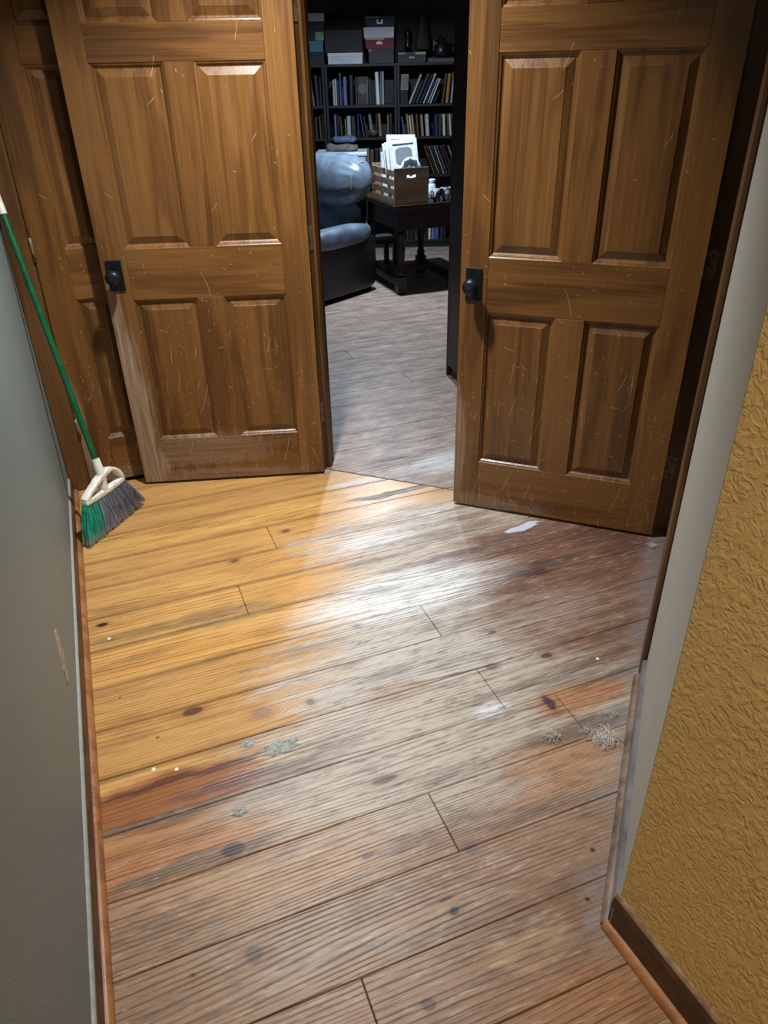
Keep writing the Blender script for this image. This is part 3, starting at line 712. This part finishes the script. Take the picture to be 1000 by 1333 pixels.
for c_,a,b,yt,ln in [('grey',407.5,409.5,104,-8),('dark grey',412,415.5,98,-3),('black',416,419.4,100,0)]: book(c_,a,b,yt,4,LEFB,'topmost',ln)
for c_,a,b,yt,ln in [('purple grey',433,436,148,0),('black',436.6,440,150,0),('brown',441.3,443.6,153,-3),('grey',447,449,156,0),('pale grey',450,455,152,0),('dark grey',456,461,152,0),
     ('navy',463.5,466.2,148,0),('blue',471.5,473.2,144,-9),('brown',475.2,476.7,152,-8),('grey',481.6,485.6,150,-7),('black',488,491.5,148,0),('tan',493,496.3,148,-3),('tan',504,506,150,0),('black',506.5,511,148,0)]:
    book(c_,a,b,yt,3,MIDB,'second',ln,.17,.12)
for c_,a,b,yt,ln in [('dark grey',408,411,153,0),('brown',414,416.3,152,-2),('black',417,420,150,0)]: book(c_,a,b,yt,3,LEFB,'second',ln)
for c_,a,b,yt,ln in [('cream',532.5,534.6,98,25),('black',536,540,106,25),('dark grey',541,544.5,97,25),('navy',546,548.6,98,25),('white',551,552.6,93,25),('navy',553.5,555.2,102,25),('pale grey',556.6,558.2,103,25),
     ('white',560,561.6,103,24),('black',564,567,118,24),('brown',575.5,577.6,96,8),('ochre',580.3,584.2,96,5),('pale grey',586.8,589,94,5),('black',590.5,594,96,3)]:
    book(c_,a,b,yt,4,RIGB,'topmost',ln)
for c_,a,b,yt,ln in [('blue',525.5,528,153,-9),('tan',531.5,534,149,-7),('cream',535,537.2,151,-7),('tan',538,541,150,-7),('brown',543.5,546,149,-5),('tan',549.5,552.6,150,-5),('pale grey',555.5,560,149,-4),
     ('navy',567,571.5,150,-2),('dark grey',572,575.5,149,0),('cream',578,581.5,149,-3),('brown',584,586,148,-4),('cream',587,589.6,149,-5),('tan',591,594,149,-4)]:
    book(c_,a,b,yt,3,RIGB,'second',ln)
for i,(c_,a,b) in enumerate([('brown',566,568),('black',569,571.6),('tan',572.6,574.2),('black',575.2,578.4),('pale grey',579.4,580.8),('dark grey',582,585.4),('maroon',587.5,589.5),('black',590.5,594),('tan',598,600)]):
    book(c_,a,b,190,2,RIGB,'third',-22)
for c_,a,b,yt,ln in [('dark grey',430,436,192,0),('black',437,443,190,0),('grey',475,479,194,0),('brown',480,485,196,0),('black',486,492,195,0),('tan',493,498,193,0)]: book(c_,a,b,yt,2,MIDB,'third',ln)
for c_,a,b,yt,ln in [('grey',520.5,523,282,0),('black',523.6,528,284,0),('dark grey',529,532,285,0),('black',533,539,284,0),('dark grey',540,542.6,286,0),('grey',543.3,545.6,285,0),('black',546,548.4,284,0),('navy',549,551.6,285,0),
     ('tan',552.6,555.2,285,0),('black',555.8,559,284,0),('white',560,563,284,0),('purple grey',564,568.6,285,0),('blue',569,574.5,285,0),('dark grey',577,580.4,284,0),('black',581,585,284,0)]:
    book(c_,a,b,yt,0,RIGB,'lowest',ln)
for k,(c_,a,b) in enumerate([('black',524,530),('brown',531,535),('dark grey',536,541),('navy',542,547),('black',548,556),('dark grey',557,562),('brown',563,567)]): book(c_,a,b,235,1,RIGB,'fourth',0)

# book shown cover-forward with a round emblem
p0,p1=bpx(465.5,130),bpx(480,130)
t=thing('book','dark olive book turned cover outward with a round grey emblem','book',((p0.x+p1.x)/2,YB+.05,SH[4]+.0006),0)
w_=p1.x-p0.x
MB().box(-w_/2,w_/2,0,.028,.0,.235).build('cover',plain('olive_black_cover',(44,42,40),.5),t,bevel=.003)
MB().lathe([(.0445,-.0012),(.0445,.0004)],28,'y',(0,0,.135)).build('emblem',plain('grey_emblem',(96,94,92),.6),t)
MB().box(w_/2-.014,w_/2-.006,-.0008,.0002,.02,.21).build('cover_band',plain('grey_emblem',(96,94,92),.6),t)
# striped discs cases on a dark block
def slim_cases():
    a,b=bpx(521.6,115),bpx(531,96)
    blk=MB().box(0,b.x-a.x,0,.14,0,.115).build('storage_block',plain('matt_black_card',(22,22,25),.7)); blk.location=(a.x,YB+.03,SH[4]+.0006); 
    tag(blk,'matt black block under the pale slim cases on the bookcase behind the crate','box')
    for k in range(4):
        x=a.x+.009+k*.0185
        o=MB().box(-.0075,.0075,0,.13,0,.130).build('slim_case',plain('pale_case',(150,150,152),.5),bevel=.002); o.location=(x,YB+.032,SH[4]+.1166); o.rotation_euler=(0,math.radians(3),0)
        o.location.z+=.0006
        MB().box(-.003,.003,-.0008,.0004,.01,.12).build('title_strip',plain('dark_strip',(70,70,76),.5),o)
        tag(o,['first','second','third','fourth'][k]+' pale slim disc case from the bookcase divider, on the black block','disc case','slim cases on the black block')
slim_cases()
# round brown bowl on the second shelf
P=bpx(484,172); 
tag(MB().lathe([(.0,.0),(.04,.0),(.075,.03),(.088,.062),(.083,.062),(.068,.032),(.0,.008)],20,o=(0,0,0)).build('bowl',plain('brown_bowl',(84,64,44),.5),smooth=True),'round brown bowl on the second shelf behind the recliner','bowl').location=(P.x,YB+.085-.03,SH[3]+.0005)
bpy.data.objects['bowl'].location=(bpx(486,172).x,YB+.058,SH[3]+.0005); bpy.data.objects['bowl'].scale=(.62,.62,.9)

# boxes on top of the bookcases
def lidbox(label,px0,px1,py0,py1,rgb,lid=None,dep=.27,z0=None,lab=None,dx=0.,y=None,cat='box',grp='boxes on top of the bookcases'):
    y=y if y is not None else YB+.012
    a,b=bpx(px0,py1,y),bpx(px1,py0,y); w=b.x-a.x; h=abs(b.z-a.z); z=TOPZ+.0006 if z0 is None else z0
    t=thing('shoe_box',label,cat,((a.x+b.x)/2,y,z),0,grp)
    m=plain('card_%d_%d_%d'%rgb,rgb,.65,0,.08,12)
    lh=min(.028,h*.3)
    MB().box(-w/2+.003,w/2-.003,.003,dep-.003,0,h-lh*.4).build('body',m,t,bevel=.0015,seg=1)
    lm=m if lid is None else plain('card_%d_%d_%d'%lid,lid,.65,0,.08,12)
    MB().box(-w/2,w/2,0,dep,h-lh,h).build('lid',lm,t,bevel=.0015,seg=1)
    for (fx0,fx1,fz0,fz1,c) in (lab or []):
        MB().box(-w/2+fx0*w,-w/2+fx1*w,-.0012,.0004,fz0*h,fz1*h).build('printed_mark',plain('mark_%d_%d_%d'%c,c,.6),t)
    return z+h
W_=(212,210,224)
z=lidbox('dark grey box at the bottom of the box tower behind the recliner',480,513,62,82,(62,60,64),lab=[(.0,.14,.80,.95,(120,116,112))])
z=lidbox('maroon box with white mark in the box tower behind the recliner',475.5,513,47.5,62,(126,36,62),z0=z+.0006,lab=[(.02,.66,.84,.99,(214,160,104)),(.38,.60,.42,.56,(240,236,236)),(.42,.56,.58,.70,(240,236,236))])
z=lidbox('white box between the maroon and navy boxes in the tower',473.5,513,32,47,W_,z0=z+.0006)
z=lidbox('navy box with white square mark on top of the box tower',475,514,17,31.5,(30,32,52),z0=z+.0006,lab=[(.40,.44,.30,.72,(236,238,246)),(.44,.54,.30,.46,(236,238,246)),(.54,.60,.30,.72,(236,238,246)),(.0,.48,.93,1.,(120,120,120))])
z=lidbox('white shoe box under the large black box',427,472,67.5,83,W_,lid=(222,222,232))
lidbox('large black box resting on the white shoe box',423,471.5,36,67,(34,34,37),z0=z+.0006)
z=lidbox('lowest dark navy box under the teal box',402,422,67,84,(30,32,42))
z=lidbox('teal box near the scuffed door',403,420.5,52,67,(72,122,150),z0=z+.0006)
z=lidbox('dark green box with pale green paper label above the teal box',402,421,39.5,52,(26,44,38),z0=z+.0006,lab=[(.45,1.,.02,.95,(128,150,112))])
z=lidbox('black box above the green labelled box',402,422,26,39.5,(24,24,30),z0=z+.0006)
z=lidbox('pale grey box above the black box in the stack by the scuffed door',401,421.5,14.5,25.5,(176,174,184),z0=z+.0006)
lidbox('tall black box crowning the stack by the scuffed door',401,436,-6,14,(22,22,26),z0=z+.0006)
lidbox('low charcoal box with yellow label beside the ornaments',518,555,63.5,78,(60,60,64),lab=[(.02,.28,.80,.95,(150,150,148)),(.62,.98,.78,1.0,(176,172,128)),(.40,.58,.42,.56,(180,182,186))])
lidbox('flat grey box under the black ornament',557,594,73,79,(92,88,88),dep=.24)
darkorn=plain('black_ornament_glaze',(22,22,24),.35)
P=bpx(552,62); o=MB().lathe([(.075,0),(.078,.02),(.06,.12),(.042,.22),(.026,.32),(.012,.40),(.0,.44)],8).build('cone_tree_ornament',plain('grey_brown_ornament',(52,46,46),.7)); o.location=(P.x,YB+.205,TOPZ+.1085-.0); tag(o,'tall thin pyramid ornament on top of the bookcase behind the crate','ornament')
P=bpx(576,50)
t=thing('bird_ornament','black bird shaped ornament on the flat grey box','ornament',(P.x,YB+.10,TOPZ+.046))
MB().lathe([(.0,.0),(.075,.0),(.085,.03),(.078,.075),(.05,.115),(.028,.14),(.026,.16),(.0,.168)],16).build('body',darkorn,t,smooth=True)
MB().tube([(.0,-.01,.13),(.02,-.03,.17),(.05,-.05,.175)],[.022,.02,.004],10).build('head',darkorn,t,smooth=True)
MB().tube([(-.04,-.03,.09),(-.07,-.03,.12),(-.075,-.03,.05)],[.01,.012,.006],8).build('wing',plain('pale_fleck',(150,146,140),.5),t)
P=bpx(532,50); o=MB().lathe([(.0,0),(.03,0),(.036,.03),(.020,.06),(.030,.10),(.034,.13),(.022,.165),(.0,.172)],14).build('figurine',darkorn,smooth=True); o.location=(P.x,YB+.21,TOPZ+.1085); tag(o,'small black figurine beside the pyramid ornament','ornament')

# dark tall cabinet that borders the view at the open oak door
P=flo(580.5,487); dS=(flo(591,497)-P).normalized(); 
cab=thing('cabinet','tall dark brown cabinet standing just inside the book room','cabinet',(P.x,P.y,0),math.atan2(-dS.x,dS.y)*0+math.atan2(dS.y,dS.x))
# local x runs toward the hall along the front face, +y away from the doorway line of sight
for n_,b_ in (('side_panel',(0,.022,0,.40,.0,2.10)),('side_panel',(.628,.65,0,.40,.0,2.10)),('back_panel',(.022,.628,.385,.40,.06,2.10)),('top_board',(-.01,.66,-.01,.41,2.10,2.13)),('plinth',(.022,.628,.02,.04,0,.06)),('door_leaf',(.024,.324,.0,.02,.065,2.095)),('door_leaf',(.326,.626,.0,.02,.065,2.095))):
    MB().box(*b_).build(n_,dark_w,cab,bevel=.002,seg=1)

# ------------------------------------------------------------------ dark trestle table, crate and what stands on it
TZ=.70; P0=flo(513,268.5,TZ); l0,s0=P0.dot(LD),P0.dot(S)
table=thing('table','dark wooden table carrying the slatted crate','table',ls(l0,s0),ANG_L)
TW,TD=.66,.86
MB().box(0,TW,0,TD,TZ-.032,TZ).build('tabletop',dark_w,table,bevel=.004)
for (a,b) in ((.05,.05),(TW-.13,.05),(.05,TD-.13),(TW-.13,TD-.13)):
    MB().box(a,a+.08,b,b+.08,.50,TZ-.033).build('leg_block',dark_w,table,bevel=.003); MB().box(a,a+.08,b,b+.08,0.012,.14).build('leg_block',dark_w,table,bevel=.003)
    MB().lathe([(.030,.14),(.038,.17),(.026,.20),(.034,.30),(.037,.36),(.028,.42),(.038,.46),(.032,.50)],16,o=(a+.04,b+.04,0)).build('leg',dark_w,table,smooth=True)
    MB().lathe([(.036,0),(.040,.004),(.040,.012)],12,o=(a+.04,b+.04,0)).build('foot',dark_w,table)
MB().box(.13,TW-.13,.07,.09,.50,TZ-.033).build('apron',dark_w,table); MB().box(.07,.09,.13,TD-.13,.50,TZ-.033).build('apron',dark_w,table); MB().box(TW-.09,TW-.07,.13,TD-.13,.50,TZ-.033).build('apron',dark_w,table)
MB().box(.13,TW-.13,TD-.09,TD-.07,.50,TZ-.033).build('apron',dark_w,table)
for a in (.09,TW-.09): MB().box(a-.03,a+.03,.13,TD-.13,.06,.11).build('stretcher',dark_w,table,bevel=.003)
st_=MB().box(.12,TW-.12,TD/2-.06,TD/2+.06,.112,.14).build('foot_board',plain('worn_grey_board',(70,66,66),.6),table,bevel=.003)

cr_m=wood('pale_crate_pine',True,(lin(96,78,58),lin(128,106,82),lin(150,126,98)),.6)
CL,CS,CHH=.285,.50,.262
crate=thing('crate','slatted pine crate with solid ends and a hand hole on the dark table','crate',ls(l0+.012,s0+.012,TZ+.0006),ANG_L)
def endboard(y0,y1):
    mb=MB(); hx0,hx1,hz0,hz1=CL*.36,CL*.64,.190,.212
    for b_ in ((0,CL,0,hz0),(0,CL,hz1,CHH),(0,hx0,hz0,hz1),(hx1,CL,hz0,hz1)): mb.box(b_[0],b_[1],y0,y1,b_[2],b_[3])
    return mb
endboard(0,.014).build('end_board',cr_m,crate); endboard(CS-.014,CS).build('end_board',cr_m,crate)
for k in range(4):
    for x0,x1 in ((0,.008),(CL-.008,CL)):
        MB().box(x0,x1,.0145,CS-.0145,.004+k*.066,.004+k*.066+.046).build('slat',cr_m,crate,bevel=.001,seg=1)
for k in range(3): MB().box(.012+k*.088,.012+k*.088+.08,.0145,CS-.0145,.0,.008).build('bottom_slat',cr_m,crate)
# white picture frames standing in the crate
fr_w=plain('white_frame_paint',(226,230,236),.45); mat_g=plain('grey_picture_mat',(128,132,138),.6)
def picture(label,yy,w,h,tilt,xoff,lean,insert=True):
    t=thing('picture_frame',label,'picture frame',ls(l0+.012+CL/2+xoff,s0+.012+yy,TZ+.010),ANG_L,'white frames in the crate')
    t.rotation_euler=(math.radians(-lean),math.radians(tilt),ANG_L)
    b=.030
    for n_,q in (('frame_bar',(-w/2,-w/2+b,0,.014,0,h)),('frame_bar',(w/2-b,w/2,0,.014,0,h)),('frame_bar',(-w/2+b,w/2-b,0,.014,0,b)),('frame_bar',(-w/2+b,w/2-b,0,.014,h-b,h))):
        MB().box(*q).build(n_,fr_w,t,bevel=.003)
    MB().box(-w/2+b,w/2-b,.004,.012,b,h-b).build('white_mat',fr_w,t)
    if insert:
        N=24; pr=[]
        for i in range(N):
            a=2*math.pi*i/N; ca,sa=math.cos(a),math.sin(a)
            pr.append((math.copysign(abs(ca)**.5,ca)*w*.30, math.copysign(abs(sa)**.5,sa)*h*.135+h*.745))
        MB().prism(pr,0.0025,.0045,lambda p,q,d:(p,d,q)).build('grey_picture',mat_g,t)
    return t
picture('front white frame with grey rounded picture standing in the crate',.075,.235,.445,-2.5,.004,9)
picture('second white frame close behind the front one in the crate',.105,.235,.435,-4,-.006,9,False)
picture('third white frame in the row in the crate',.135,.235,.428,-5,-.008,9,False)
picture('rearmost tallest white frame in the crate',.175,.240,.470,2,.000,9,False)
t=thing('plate','white plate with blue painted pattern tucked in front of the frames','plate',ls(l0+.012+CL/2+.012,s0+.052,TZ+.165),ANG_L)
t.rotation_euler=(math.radians(-8),0,ANG_L)
MB().lathe([(.0,.004),(.05,.004),(.060,-.003),(.084,-.010),(.084,-.006),(.058,.003),(.0,.008)],32,'y',(0,0,.0841)).build('dish',plain('white_glaze',(226,236,244),.2),t,smooth=True)
for k in range(9):
    a=2*math.pi*k/9+.2; MB().lathe([(.010,-.0115),(.010,-.0070)],8,'y',(.071*math.cos(a),.0015,.0841+.071*math.sin(a))).build('blue_flower',plain('blue_glaze',(70,150,190),.3),t)
for (a,b,c,d) in ((-.03,.075,.012,.115),(.03,.07,-.02,.1),(-.01,.05,.035,.08)):
    MB().tube([(a,.001,b),((a+c)/2,.001,(b+d)/2+.01),(c,.001,d)],.004,6).build('blue_sprig',plain('blue_glaze',(70,150,190),.3),t)
o=MB().tube([(0,0,0),(0,.02,.34)],.030,16).build('paper_roll',plain('white_paper',(214,222,232),.7),smooth=True,angle=.8); o.location=ls(l0+.055,s0+.33,TZ+.0105); tag(o,'white paper roll standing at the slatted side of the crate','paper roll')
# jar and mugs
def mug(label,px,py,mats,h=.095,r=.038,hs=1):
    P=flo(px,py,TZ); t=thing('mug',label,'mug',(P.x,P.y,TZ+.0006),ANG_L)
    MB().lathe([(.0,0),(r*.92,0),(r,.006),(r,h),(r-.004,h),(r-.004,.008),(.0,.008)],24).build('body',mats[0],t,smooth=True,angle=.7)
    MB().tube([(hs*r*.96,0,h*.8),(hs*(r+.02),0,h*.78),(hs*(r+.026),0,h*.5),(hs*(r+.016),0,h*.26),(hs*r*.96,0,h*.2)],.0055,8).build('handle',mats[0],t,smooth=True)
    return t
def patterned(nm,a,b,sc_,th=.5):
    t=NT(nm); n_=t.noise(t.objc(),sc_,2,.5); return t.fin(t.mix(t.mr(n_,th-.02,th+.02),lin(*a),lin(*b)),.25)
mug('white mug with bold black and navy pattern on the table',570.5,262,[patterned('black_white_glaze',(24,26,40),(224,230,238),22)],.098,.040,-1)
mug('white mug with brown and grey picture on the table',582.5,261,[patterned('brown_grey_glaze',(118,108,96),(206,210,218),30,.55)],.098,.038,1)
P=flo(562.5,258,TZ); t=thing('jar','small white jar with lid beside the crate','jar',(P.x,P.y,TZ+.0006))
MB().lathe([(.0,0),(.026,0),(.030,.006),(.030,.10),(.022,.118),(.022,.125),(.0,.125)],18).build('body',patterned('white_jar_glaze',(190,206,220),(228,236,244),30),t,smooth=True,angle=.7)
MB().lathe([(.025,.118),(.026,.122),(.026,.142),(.0,.145)],18).build('lid',fr_w,t,smooth=True,angle=.7)

# low footstool behind the table
P=flo(487,352); t=thing('footstool','low dark footstool with grey worn top behind the table','stool',(P.x+.02,P.y+.11,0),ANG_L)
MB().box(-.19,.19,-.14,.14,.235,.275).build('seat',plain('worn_grey_board',(70,66,66),.6),t,bevel=.008)
for a in (-1,1):
    for b in (-1,1): MB().box(a*.15-.02,a*.15+.02,b*.11-.02,b*.11+.02,0,.235).build('leg',dark_w,t,bevel=.002,seg=1)

# ------------------------------------------------------------------ recliner
leather=plain('slate_leather',(98,110,124),.34,0,.22,9,.25)
lshade=plain('shaded_leather',(20,20,23),.42,0,.2,9,.2)  # recliner's shadowed sides, with the shade put into the leather colour
def pillow(x0,x1,y0,y1,z0,z1,p=3.2,n=18,m=14,fn=None):
    """super-ellipsoid cushion"""
    mb=MB(); rs=[]; c=Vector(((x0+x1)/2,(y0+y1)/2,(z0+z1)/2)); h=Vector(((x1-x0)/2,(y1-y0)/2,(z1-z0)/2)); e=2/p
    sg=lambda v,q: math.copysign(abs(v)**q,v)
    for j in range(m+1):
        ph=-math.pi/2+math.pi*j/m; ring=[]
        for i in range(n):
            th=2*math.pi*i/n
            v=Vector((sg(math.cos(ph),e)*sg(math.cos(th),e)*h.x, sg(math.cos(ph),e)*sg(math.sin(th),e)*h.y, sg(math.sin(ph),e)*h.z))
            v=c+v
            if fn: v=fn(v)
            ring.append(v)
        rs.append(ring)
    mb.rings(rs); return mb
rec=thing('recliner','slate leather recliner with puffy headrest facing away from the table','recliner',(-.545,6.40,0),math.radians(-40))
lean=lambda v: Vector((v.x, v.y+(v.z-.45)*.16, v.z))
def pleat(v):
    v=lean(v); e=max(0,abs(v.x)-.20)/.16
    dy,dz=v.y-.235,v.z-.857; an=math.atan2(dz,dy); k=1+.055*math.sin(an*17)*min(1,e)*max(0,1-abs(e-.6))
    return Vector((v.x,.235+dy*k,.857+dz*k))
pillow(-.30,.30,.13,.36,.40,.78,3.,28,20,lean).build('lumbar_cushion',leather,rec,smooth=True)
pillow(-.40,.42,.0,.34,.665,1.05,2.6,64,40,pleat).build('headrest',leather,rec,smooth=True)
hr=[o for o in rec.children if o.name.startswith('headrest')][0]
for x_ in (-.33,.35): MB().tube([lean(Vector((x_,.17+.120*math.cos(a),.857+.136*math.sin(a)))) for a in [math.pi*2*k/24 for k in range(25)]],.006,6).build('piping',plain('worn_piping',(120,116,104),.5),hr,smooth=True)
pillow(-.30,.30,-.42,.18,.30,.48,4.,24,14).build('seat_cushion',leather,rec,smooth=True)
for s_ in (-1,1):
    pillow(*sorted((s_*.27,s_*.44)),-.44,.30,.40,.56,3.4,20,14).build('armrest',leather,rec,smooth=True)
    pillow(*sorted((s_*.28,s_*.425)),-.42,.34,.03,.47,7.,20,14).build('arm_panel',lshade,rec,smooth=True)
pillow(-.30,.30,.18,.35,.06,.96,5.,24,18,lambda v: Vector((v.x,v.y+(v.z-.1)*.08,v.z))).build('back_shell',lshade,rec,smooth=True)
pillow(-.28,.28,-.46,-.36,.06,.34,5.,20,12).build('footrest',lshade,rec,smooth=True)
MB().box(-.34,.34,-.36,.34,0,.06).build('base',lshade,rec,bevel=.01)

# plastic storage bins behind the recliner with a folded pile on top
binm=plain('pale_blue_plastic',(168,188,204),.35); lidm=plain('white_lid_plastic',(206,216,226),.35)
def bin_(label,z0,h):
    a,b=bpx(411,205,7.45),bpx(478,205,7.45); w=b.x-a.x
    t=thing('storage_bin',label,'storage bin',((a.x+b.x)/2,7.45,z0),0,'bins stacked behind the recliner')
    mb=MB(); lo=[(-w/2+.03,.03),(w/2-.03,.03),(w/2-.03,.35),(-w/2+.03,.35)]; up=[(-w/2+.01,.01),(w/2-.01,.01),(w/2-.01,.37),(-w/2+.01,.37)]
    mb.rings([[(x,y,0) for x,y in lo],[(x,y,h-.03) for x,y in up]]); mb.build('tub',binm,t,bevel=.008)
    MB().box(-w/2,w/2,0,.38,h-.032,h).build('lid',lidm,t,bevel=.008)
    MB().box(-.05,.05,-.012,.004,h-.07,h-.02).build('latch',lidm,t,bevel=.003)
    return z0+h
z1=bin_('lower pale blue plastic bin behind the recliner',0,.33); z2=bin_('middle pale blue plastic bin behind the recliner',z1+.0005,.32); z3=bin_('upper pale blue plastic bin with the folded pile on its lid',z2+.0005,.32)
def fold(name,label,px0,px1,h,z,rgb,dy):
    a,b=bpx(px0,190,7.5),bpx(px1,190,7.5); w=b.x-a.x; P=plain('cloth_%d'%rgb[0],rgb,.9,0,.25,22,.4)
    o=pillow(-w/2,w/2,0,.22,0,h,4.,28,12,lambda v: Vector((v.x,v.y,v.z*(1+.10*math.sin(v.x*40))))).build(name,P,smooth=True); o.location=((a.x+b.x)/2,7.45+dy,z)
    tag(o,label,'clothing'); return z+h*1.0
z=fold('folded_blanket','brown grey folded blanket lying on the upper bin',424,466,.062,z3+.001,(104,96,92),.06)
z=fold('folded_jeans','folded blue jeans on top of the brown grey blanket',433,464,.052,z+.006,(74,92,118),.08)

name_books()
